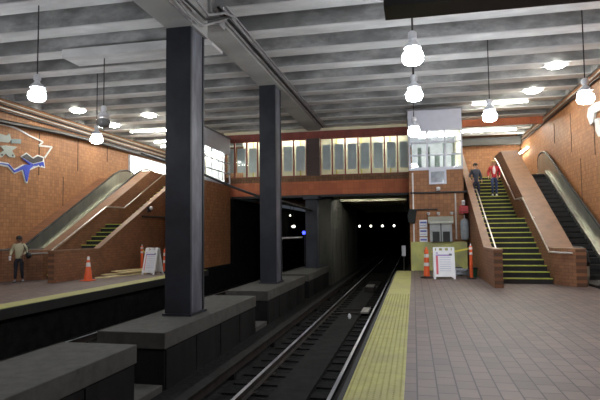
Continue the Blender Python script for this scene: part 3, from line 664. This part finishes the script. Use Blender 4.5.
a_frame((1.0, 19.25, 0), 0.02, 'white folding sign with red stripe in front of the yellow hoarding')
a_frame((-10.5, 20.2, 0), -.15, 'white folding sign with red stripe on the left platform beside the nearest column', W=.6)
def channelizer(loc, lab, big=True):
    root = thing('channelizer', lab, 'traffic marker', (0, 0, 0), 'orange traffic markers')
    if big:
        MB().lathe([(.22, 0), (.22, .04), (.16, .06), (.11, .07)], n=8).build('rubber_base', M_RUBBER, root)
        MB().lathe([(.11, .06), (.1, .3), (.085, .7), (.07, .98), (.05, 1.0)], n=16).build('barrel', M_ORANGE, root, smooth=True)
        for z, r in ((.42, .099), (.72, .088)): MB().lathe([(r, z), (r-.006, z+.12)], n=16).build('reflective_band', M_REFL, root)
        MB().lathe([(.03, 1.0), (.035, 1.04), (.03, 1.08)], n=8).build('handle', M_ORANGE, root)
    else:
        MB().lathe([(.16, 0), (.16, .03), (.07, .05)], n=12).build('rubber_base', M_RUBBER, root)
        MB().lathe([(.06, .04), (.055, .95), (.05, 1.1), (.03, 1.12)], n=14).build('post', M_ORANGE, root, smooth=True)
        for z in (.82, 1.0): MB().lathe([(.0585, z), (.0575, z+.08)], n=14).build('reflective_band', M_REFL, root)
        MB().tube([(0, 0, 1.1), (0, 0, 1.2)], .02, 6).build('handle', M_REFL, root)
    root.location = loc; return root
channelizer((.42, 19.35, 0), 'orange barrel marker with white bands left of the right-hand folding sign')
channelizer((1.9, 19.15, 0), 'slim orange post marker right of the right-hand folding sign', False)
channelizer((-11.5, 21.15, 0), 'slim orange post marker beside the planks on the left platform', False)
channelizer((-10.28, 20.9, 0), 'orange barrel marker half hidden behind the left folding sign')
def tape(pts, lab):
    b = MB()
    for p, q in zip(pts, pts[1:]):
        b.poly([(p[0], p[1]-.003, p[2]-.03), (q[0], q[1]-.003, q[2]-.03), (q[0], q[1]+.003, q[2]-.03), (p[0], p[1]+.003, p[2]-.03)], [(p[0], p[1]-.003, p[2]+.03), (q[0], q[1]-.003, q[2]+.03), (q[0], q[1]+.003, q[2]+.03), (p[0], p[1]+.003, p[2]+.03)])
    tag(b.build('barrier_tape', mat('tape_yellow', (.65, .55, .08), .5)), lab, 'tape', 'yellow barrier tapes')
tape([(.6, 19.42, .92), (.9, 19.5, .85), (1.3, 19.45, .9), (1.84, 19.2, 1.03)], 'yellow tape strung between the two orange markers by the right hoarding')
tape([(-11.44, 21.13, .95), (-11.1, 21.1, .6), (-10.7, 21.0, .75), (-10.45, 20.72, .95)], 'yellow tape hanging from the slim orange post on the left platform')
t = thing('traffic_cone', 'orange traffic cone with white collar in front of the left staircase', 'cone', (-11.42, 17.15, 0))
MB().box(-11.62, -11.22, 16.95, 17.35, 0, .035).build('base', M_ORANGE, t, bevel=.008)
MB().lathe([(.15, .03), (.035, .86), (.02, .88)], (-11.42, 17.15, 0), 18).build('cone_body', M_ORANGE, t, smooth=True)
MB().lathe([(.085, .5), (.066, .65)], (-11.42, 17.15, 0), 18).build('collar', M_REFL, t)
MB().lathe([(.053, .74), (.038, .86)], (-11.42, 17.15, 0), 18).build('tip_collar', M_REFL, t)
# planks
random.seed(11)
pls = [(-11.45, 19.3, .0, 1.9, 1.28, 'lowest plank of the timber pile on the left platform'), (-11.7, 19.6, .05, 2.0, 1.12, 'second plank up in the timber pile, turned towards the wall'),
       (-11.4, 19.9, .1, 1.8, 1.35, 'third plank up in the timber pile on the left platform'), (-11.55, 20.1, .15, 2.1, 1.2, 'topmost plank of the timber pile on the left platform'), (-11.75, 18.1, .0, .5, .3, 'short loose board end in front of the timber pile')]
for (x, y, z, L, a, lab) in pls:
    o = MB().box(-L/2, L/2, -.13, .13, 0, .045).build('timber_plank', M_WOOD); o.location = (x+.25, y+.1, z+.002); o.rotation_euler = (0, 0, a); tag(o, lab, 'plank', 'timber planks on the left platform')
# clutter by the right hoarding
t = thing('green_bucket', 'dark green bucket at the foot of the staircase wall behind the orange post', 'bucket', (2.02, 19.75, 0))
MB().lathe([(.12, 0), (.155, .3), (.165, .3), (.165, .33)], (2.02, 19.75, 0), 16).build('tub', mat('dark_green', (.01, .08, .04), .5), t, smooth=True)
MB().lathe([(.168, .3), (.168, .34), (.1, .36)], (2.02, 19.75, 0), 16).build('lid', M_RUBBER, t)
pts = []
for i in range(40):
    a = i*.8; r = .3+.06*math.sin(i*1.7); pts.append((1.6+r*1.1*math.cos(a), 20.1+r*math.sin(a), .05+.006*i+.02*math.sin(i*2.3)))
pipe('hose_coil', pts, .028, mat('grey_hose', (.3, .32, .34), .5, var=.4), 'tangled grey hose heaped behind the slim orange post', 'hose', n=6)
t = thing('work_bag', 'dark work bag lying against the yellow hoarding', 'bag', (1.45, 20.6, 0))
MB().box(1.2, 1.75, 20.45, 20.85, 0, .3).build('body', mat('black_canvas', (.03, .03, .035), .8), t, bevel=.06)
MB().tube([(1.3, 20.65, .3), (1.4, 20.65, .42), (1.55, 20.65, .42), (1.65, 20.65, .3)], .015, 6).build('handle', M_PIPE, t)

# ================================================================ artworks on the walls
XLw = MX-XW
def relief(pts, x0, th, m, name, parent):
    MB().prism(pts, 'X', x0, x0+th).build(name, m, parent)
t = thing('wall_mural', 'blue, black and white cut-out mural on the left tiled wall', 'mural', (XLw, 19, 5))
W_ = mat('mural_white', (.72, .74, .72), .5); K_ = mat('mural_black', (.03, .03, .04), .4); B_ = mat('mural_blue', (.03, .07, .55), .4); G_ = mat('mural_sage', (.42, .47, .42), .5, var=.1)
def stroke(pts, w_):
    out = []; inn = []
    for i, p in enumerate(pts):
        a = pts[max(i-1, 0)]; b = pts[min(i+1, len(pts)-1)]; dx, dz = b[0]-a[0], b[1]-a[1]; l = math.hypot(dx, dz) or 1
        out.append((p[0]-dz/l*w_, p[1]+dx/l*w_)); inn.append((p[0]+dz/l*w_, p[1]-dx/l*w_))
    return out+inn[::-1]
def seg(pts, w_, x0, th, m, name):
    b = MB()
    for a, c in zip(pts, pts[1:]): b.prism(stroke([a, c], w_), 'X', x0, x0+th)
    b.build(name, m, t)
seg([(17.6, 6.1), (18.28, 6.14), (18.82, 6.16), (19.4, 6.1), (20.0, 5.95), (20.84, 5.83), (20.56, 5.62), (21.45, 5.7), (20.95, 5.12)], .035, XLw-.01, .05, W_, 'white_line')
relief([(19.45, 4.98), (19.8, 5.2), (20.2, 5.04), (20.5, 5.2), (20.9, 5.16), (21.0, 4.66), (20.55, 4.68), (20.0, 4.44), (19.9, 3.88), (19.78, 3.88), (19.55, 4.38), (19.1, 4.2), (18.75, 4.44), (18.2, 4.46), (18.2, 4.62), (18.76, 4.62), (19.1, 4.4), (19.6, 4.66), (20.1, 4.7)], XLw-.01, .04, W_, 'white_outline', t)
relief([(19.52, 4.98), (19.8, 5.14), (20.2, 4.98), (20.5, 5.14), (20.84, 5.1), (20.8, 4.95), (20.2, 4.78)], XLw-.01, .06, K_, 'black_patch', t)
relief([(19.52, 4.93), (20.2, 4.74), (20.86, 4.94), (20.92, 4.72), (20.75, 4.78), (20.68, 4.7), (20.55, 4.78), (20.45, 4.7), (20.2, 4.66), (20.0, 4.5), (19.86, 3.95), (19.8, 3.95), (19.62, 4.45), (19.1, 4.26), (18.75, 4.52), (18.2, 4.52), (18.2, 4.56), (18.78, 4.57), (19.1, 4.34), (19.7, 4.66), (20.0, 4.7)], XLw-.01, .07, B_, 'blue_patch', t)
relief([(18.1, 5.55), (18.3, 5.75), (18.6, 5.72), (18.8, 5.84), (18.9, 5.6), (18.75, 5.45), (18.3, 5.42)], XLw-.01, .05, G_, 'sage_patch', t)
relief([(18.9, 5.64), (19.45, 5.72), (19.45, 5.52), (18.9, 5.46)], XLw-.01, .05, mat('mural_grey_green', (.22, .3, .3), .5), 'grey_patch', t)
relief([(18.1, 4.8), (18.5, 5.1), (18.3, 5.25), (18.6, 5.32), (19.25, 5.36), (18.95, 5.15), (19.15, 4.95), (19.1, 4.88), (18.8, 4.86), (18.6, 4.98), (18.4, 4.8)], XLw-.01, .05, G_, 'sage_figure', t)
relief([(18.35, 4.94), (18.45, 4.94), (18.45, 4.87), (18.35, 4.87)], XLw-.01, .055, K_, 'dark_spot', t)
relief([(18.95, 5.0), (19.03, 5.0), (19.03, 4.92), (18.95, 4.92)], XLw-.01, .055, K_, 'dark_spot', t)
seg([(17.9, 4.0), (18.25, 4.05), (18.1, 3.9), (18.3, 3.75)], .05, XLw-.01, .05, K_, 'black_line')
t = thing('wall_mural', 'white cut-out relief high on the right tiled wall at the picture edge', 'mural', (XW, 20.5, 5.5))
for pts in ([(20.95, 6.05), (20.3, 6.1), (19.6, 6.0), (19.6, 5.7), (20.3, 5.75), (20.5, 5.45), (20.8, 5.4), (21.1, 5.8)], [(20.3, 5.5), (20.0, 5.5), (19.7, 5.1), (19.6, 4.8), (20.0, 4.85), (20.25, 5.1)]):
    MB().prism(pts, 'X', XW-.08, XW+.01).build('white_patch', W_, t)

# ================================================================ people
def skin_mesh(chains, root_i=0, sub=1):
    """chains: list of polylines of (point, radius); first chain holds the root; equal points are merged"""
    vs_, rs_, es_ = [], [], []; idx = {}
    for ch in chains:
        prev = None
        for p, r in ch:
            k = tuple(round(c, 4) for c in p)
            if k not in idx: idx[k] = len(vs_); vs_.append(p); rs_.append(r)
            i = idx[k]
            if prev is not None and prev != i: es_.append((prev, i))
            prev = i
    me = bpy.data.meshes.new('tmp'); me.from_pydata([tuple(v) for v in vs_], es_, [])
    o = bpy.data.objects.new('tmp', me); COL.objects.link(o)
    md = o.modifiers.new('s', 'SKIN'); md.use_smooth_shade = True
    sv = me.skin_vertices[0].data
    for i, r in enumerate(rs_): sv[i].radius = (r, r) if not isinstance(r, tuple) else r; sv[i].use_root = (i == root_i)
    ss = o.modifiers.new('b', 'SUBSURF'); ss.levels = sub; ss.render_levels = sub
    bpy.context.view_layer.update()
    dg = bpy.context.evaluated_depsgraph_get()
    out = bpy.data.meshes.new_from_object(o.evaluated_get(dg))
    bpy.data.objects.remove(o, do_unlink=True)
    return out
def skin_obj(name, chains, m, parent, sub=1):
    me = skin_mesh(chains, 0, sub); me.materials.clear(); me.materials.append(m); me.name = name
    for f in me.polygons: f.use_smooth = True
    o = bpy.data.objects.new(name, me); COL.objects.link(o); o.parent = parent; return o
def L3(a, b, t_): return tuple(a[i]+(b[i]-a[i])*t_ for i in range(3))
def hand(wrist, elbow, side, k):
    w_ = Vector(wrist); d = (w_-Vector(elbow)).normalized(); u = Vector((side, 0, 0)); fwd = Vector((0, -1, 0))
    fwd = (fwd-d*fwd.dot(d)).normalized()
    palm = w_+d*.075*k; ch = [[(tuple(w_), .024*k), (tuple(w_+d*.03*k), .028*k), (tuple(palm), .03*k)]]
    for j, ln in enumerate((.062, .07, .066, .052)):
        off = fwd*(.03-.02*j)*k; b0 = w_+d*.045*k+off*.8
        p1 = palm+off; p2 = p1+d*ln*.55*k-u*.008*k; p3 = p2+d*ln*.45*k-u*.022*k
        ch.append([(tuple(w_+d*.03*k), .028*k), (tuple(b0+Vector((0, 0, .0007*(j+1)))), .012*k), (tuple(p1), .0095*k), (tuple(p2), .0085*k), (tuple(p3), .007*k)])
    b0 = w_+d*.03*k; t1 = w_+d*.045*k+fwd*.035*k; t2 = t1+d*.035*k+fwd*.012*k-u*.012*k
    ch.append([(tuple(b0), .028*k), (tuple(t1), .011*k), (tuple(t2), .009*k)])
    return ch
SKIN_D = mat('skin_brown', (.2, .1, .06), .55, var=.05); SKIN_L = mat('skin_fair', (.55, .33, .24), .55, var=.05)
def person(label, loc, rz, h, J, skin, hair, hair_style, top, top_open, trouser, shoe, feet_rz=0, head_turn=0):
    """J: joints in metres for a 1.7 m person standing at the origin and facing -Y"""
    k = h/1.7
    S_ = lambda p: (p[0]*k, p[1]*k, p[2]*k)
    root = thing('person', label, 'person', (0, 0, 0))
    j = {n_: S_(p) for n_, p in J.items()}
    pel, wai, che, nec, hd = j['pelvis'], j['waist'], j['chest'], j['neck'], j['head']
    ch = [[(pel, .13*k), (wai, .115*k), (che, .135*k), (L3(che, nec, .75), .075*k), (nec, .052*k), (L3(nec, hd, .4), .055*k), (L3(nec, hd, .75), .083*k), (hd, .092*k), (tuple(Vector(hd)+Vector((0, 0, .075*k))), .07*k)]]
    for s, sx in (('l', 1), ('r', -1)):
        ch.append([(che, .135*k), (j['sh_'+s], .058*k), (L3(j['sh_'+s], j['el_'+s], .5), .048*k), (j['el_'+s], .038*k), (L3(j['el_'+s], j['wr_'+s], .4), .036*k), (j['wr_'+s], .024*k)])
        ch += hand(j['wr_'+s], j['el_'+s], sx, k)
        ch.append([(pel, .13*k), (j['hip_'+s], .092*k), (L3(j['hip_'+s], j['kn_'+s], .5), .074*k), (j['kn_'+s], .054*k), (L3(j['kn_'+s], j['an_'+s], .35), .052*k), (j['an_'+s], .034*k), (tuple(Vector(j['an_'+s])+Vector((0, -.06*k, -.045*k))), .035*k), (tuple(Vector(j['an_'+s])+Vector((sx*.01, -.15*k, -.06*k))), .026*k)])
    skin_obj('body', ch, skin, root)
    # clothing
    ch = [[(tuple(Vector(pel)+Vector((0, 0, -.1*k))), .15*k), (pel, .152*k), (wai, .14*k), (che, .155*k), (L3(che, nec, .6), .095*k), (L3(che, nec, .8), .07*k)]]
    for s in 'lr':
        ch.append([(che, .155*k), (j['sh_'+s], .082*k), (L3(j['sh_'+s], j['el_'+s], .5), .074*k), (j['el_'+s], .066*k), (L3(j['el_'+s], j['wr_'+s], .5), .05*k), (L3(j['el_'+s], j['wr_'+s], .9), .04*k)])
    jk = skin_obj('jacket', ch, top, root)
    MB().tube([tuple(Vector(L3(che, nec, .75))+Vector((.062*k*math.cos(a), .055*k*math.sin(a), .02*k))) for a in [2*PI*i/12 for i in range(13)]], .016*k, 6).build('collar', top, jk, smooth=True)
    if top_open is not None:
        MB().ball((che[0], che[1]-.098*k, (che[2]+wai[2])/2+.03*k), .07*k, .06*k, .22*k).build('shirt', top_open, root, smooth=True)
    ch = [[(tuple(Vector(pel)+Vector((0, 0, .03*k))), .135*k), (tuple(Vector(pel)+Vector((0, 0, -.04*k))), .138*k)]]
    for s in 'lr':
        ch.append([(tuple(Vector(pel)+Vector((0, 0, -.04*k))), .138*k), (tuple(Vector(j['hip_'+s])+Vector((0, 0, -.04*k))), .1*k), (L3(j['hip_'+s], j['kn_'+s], .5), .088*k), (j['kn_'+s], .07*k), (L3(j['kn_'+s], j['an_'+s], .5), .064*k), (L3(j['kn_'+s], j['an_'+s], .93), .052*k)])
    skin_obj('trousers', ch, trouser, root)
    for s, sx in (('l', 1), ('r', -1)):
        a = Vector(j['an_'+s]); foot = MB()
        foot.ball((a.x, a.y-.015*k, a.z-.035*k), .046*k, .06*k, .05*k, 12); foot.ball((a.x+sx*.008, a.y-.12*k, a.z-.05*k), .047*k, .1*k, .036*k, 12)
        so = foot.build('shoe', shoe, root, smooth=True)
        MB().box(a.x-.045*k, a.x+.045*k, a.y-.21*k, a.y+.055*k, a.z-.09*k, a.z-.07*k).build('sole', M_RUBBER, so, bevel=.004)
    # head details
    H = Vector(hd); T = Matrix.Rotation(head_turn, 3, 'Z')
    hh = lambda x, y, z: tuple(H+T@Vector((x*k, y*k, z*k)))
    for sx in (-1, 1):
        MB().ball(hh(sx*.033, -.086, .0), .012*k, n=8).build('eye', mat('eye_dark', (.02, .015, .012), .3), root, smooth=True)
        MB().ball(hh(sx*.094, .0, -.005), .012*k, .02*k, .03*k, 8).build('ear', skin, root, smooth=True)
    MB().ball(hh(0, -.1, -.03), .014*k, .02*k, .026*k, 8).build('nose', skin, root, smooth=True)
    MB().ball(hh(0, -.088, -.066), .024*k, .01*k, .008*k, 8).build('mouth', mat('lip', (.3, .1, .08), .5), root, smooth=True)
    hb_ = MB(); hb_.ball(hh(0, .022, .045), .108*k, .112*k, .098*k, 16)
    if hair_style == 'bun': hb_.ball(hh(0, .06, .0), .1*k, .085*k, .1*k, 12)
    if hair_style == 'bob': hb_.ball(hh(0, .05, -.03), .112*k, .08*k, .11*k, 12)
    hb_.build('hair', hair, root, smooth=True)
    root.location = loc; root.rotation_euler = (0, 0, rz)
    return root, j
base = dict(pelvis=(0, 0, .95), waist=(0, 0, 1.1), chest=(0, .0, 1.27), neck=(0, 0, 1.46), head=(0, -.015, 1.6),
            sh_l=(.17, 0, 1.37), el_l=(.22, .03, 1.1), wr_l=(.2, -.06, .87), sh_r=(-.17, 0, 1.37), el_r=(-.22, .03, 1.1), wr_r=(-.2, -.06, .87),
            hip_l=(.09, 0, .9), kn_l=(.1, -.02, .5), an_l=(.1, .02, .09), hip_r=(-.09, 0, .9), kn_r=(-.1, -.02, .5), an_r=(-.1, .02, .09))
def attach(root, name, mb_, m, **kw):
    """adds a piece modelled in the person's own frame"""
    o = mb_.build(name, m, None, **kw); o.parent = root; return o
DARKJ = mat('slate_jacket', (.035, .045, .07), .8, var=.3); JEANS = mat('blue_jeans', (.03, .045, .11), .8, var=.3); DARKT = mat('charcoal_trousers', (.012, .012, .018), .8, var=.3)
TAN = mat('tan_jacket', (.42, .38, .24), .8, var=.15); REDJ = mat('red_jacket', (.42, .02, .03), .7, var=.15); WSH = mat('white_shirt', (.68, .66, .66), .7, var=.05)
HK = mat('hair_black', (.012, .01, .009), .6, var=.3); HB = mat('hair_blond', (.5, .33, .14), .6, var=.2)
# left platform: person in the tan jacket, half turned, bag at the hip
J = dict(base); J.update(el_r=(-.25, -.02, 1.14), wr_r=(-.26, -.2, .98), el_l=(.26, .05, 1.15), wr_l=(.16, -.15, 1.02), kn_l=(.11, -.05, .5), an_l=(.13, .1, .09), kn_r=(-.09, -.06, .5), an_r=(-.1, -.12, .09), head=(-.01, -.035, 1.6))
pr, j = person('person in a tan jacket and dark trousers standing on the left platform', (-13.62, 16.35, 0), .55, 1.6, J, SKIN_D, HK, 'bun', TAN, None, DARKT, mat('grey_shoe', (.2, .2, .22), .6), head_turn=-.3)
def held(name, label, cat, root_p, mbs):
    t_ = thing(name, label, cat, root_p.location); t_.rotation_euler = root_p.rotation_euler
    for nm, mb_, m_ in mbs: o = mb_.build(nm, m_, None, bevel=.0); o.parent = t_
    return t_
held('shoulder_bag', 'dark shoulder bag at the side of the person in the tan jacket', 'bag', pr,
     [('body', MB().ball((.31, -.02, .93), .1, .16, .12, 14), M_RUBBER), ('strap', MB().tube([(.3, -.02, 1.02), (.3, .05, 1.2), (.16, .07, 1.33), (.1, .0, 1.37), (.2, -.13, 1.2), (.27, -.14, 1.0)], .014, 6), M_RUBBER)])
held('paper_cup', 'white paper cup held low in front of the person in the tan jacket', 'cup', pr,
     [('cup', MB().lathe([(.03, .0), (.04, .13), (.043, .13), (.04, .145)], (-.245, -.235, .78), 12), M_PWHITE)])
# right stairs
J = dict(base); J.update(kn_l=(.1, -.12, .53), an_l=(.1, -.02, .09), kn_r=(-.09, -.02, .5), an_r=(-.09, .02, .09), el_r=(-.26, .04, 1.12), wr_r=(-.27, -.12, .95), el_l=(.27, .06, 1.12), wr_l=(.26, -.06, .9), head=(.02, -.02, 1.6))
person('person in a dark slate jacket and dark jeans coming down the stairs', (2.72, 24.44, step_z_at(24.4)), .25, 1.62, J, SKIN_L, HK, 'short', DARKJ, None, mat('dark_jeans', (.018, .022, .05), .8, var=.3), M_RUBBER, head_turn=.6)
J = dict(base); J.update(kn_r=(-.09, -.14, .54), an_r=(-.09, -.04, .09), kn_l=(.09, -.02, .5), an_l=(.09, .03, .09), el_l=(.27, .05, 1.14), wr_l=(.22, -.14, .93), el_r=(-.25, .05, 1.14), wr_r=(-.26, -.08, .93))
person('fair-haired person in a red jacket and white shirt coming down the stairs', (3.55, 24.82, step_z_at(24.75)), -.05, 1.6, J, SKIN_L, HB, 'bob', REDJ, WSH, JEANS, mat('white_shoe', (.6, .6, .6), .6))
# tunnel lamps and signals
for i, (x, lab) in enumerate(((-5.35, 'leftmost'), (-4.2, 'second from left'), (-3.05, 'third from left'), (-1.9, 'rightmost'))):
    t = thing('tunnel_lamp', 'small white lamp deep in the tunnel, '+lab+' of four in a row', 'lamp', (x, 54, 2.2), 'tunnel lamps in a row')
    MB().tube([(x, 54, 2.3), (x, 54, 3.75)], .03, 6).build('stem', M_DARKM, t)
    MB().ball((x, 54, 2.2), .11, n=10).build('bulb', mat('tunnel_bulb', (.9, .9, .9), .3, var=0, emit=(1, .98, .85), es=3), t, smooth=True)
t = thing('signal_lamp', 'bright blue signal lamp on a post beside the far track left of the blue-grey column', 'signal', (-6.12, 29.8, 1.62))
MB().ball((-6.12, 29.75, 1.62), .1, n=12).build('lens', mat('blue_lens', (.1, .1, .9), .3, var=0, emit=(.02, .03, 1), es=5), t, smooth=True)
MB().box(-6.22, -6.02, 29.85, 30.0, 1.5, 1.75).build('housing', M_DARKM, t)
MB().tube([(-6.12, 29.95, ZB), (-6.12, 29.95, 1.6)], .04).build('post', M_DARKM, t)
for (x, z, r, lab) in ((-9.02, 2.1, .14, 'white tunnel lamp beyond the far track, left of the blue signal'), (-9.28, 2.95, .07, 'faint tunnel lamp just above the brighter one beyond the far track')):
    t = thing('tunnel_lamp', lab, 'lamp', (x, 40, z)); 
    MB().box(x-.1, x+.1, 40, 40.1, z+.1, z+.16).build('bracket', M_DARKM, t); MB().tube([(x, 40.05, z+.1), (x, 40.05, 3.75)], .02, 6).build('stem', M_DARKM, t)
    MB().ball((x, 39.95, z), r, r, r*.7, n=10).build('bulb', mat('tunnel_bulb', (.9, .9, .9)), t, smooth=True)
t = thing('track_railing', 'dark pipe railing on the plinth under the bridge', 'railing', (-5.6, 22.9, -.17))
MB().tube([(-5.75, 22.9, -.16), (-5.75, 22.9, 1.3), (-5.7, 22.9, 1.4), (-5.4, 24.0, 1.4), (-5.4, 25.7, 1.4)], .05).build('rail_pipe', M_PIPE, t)
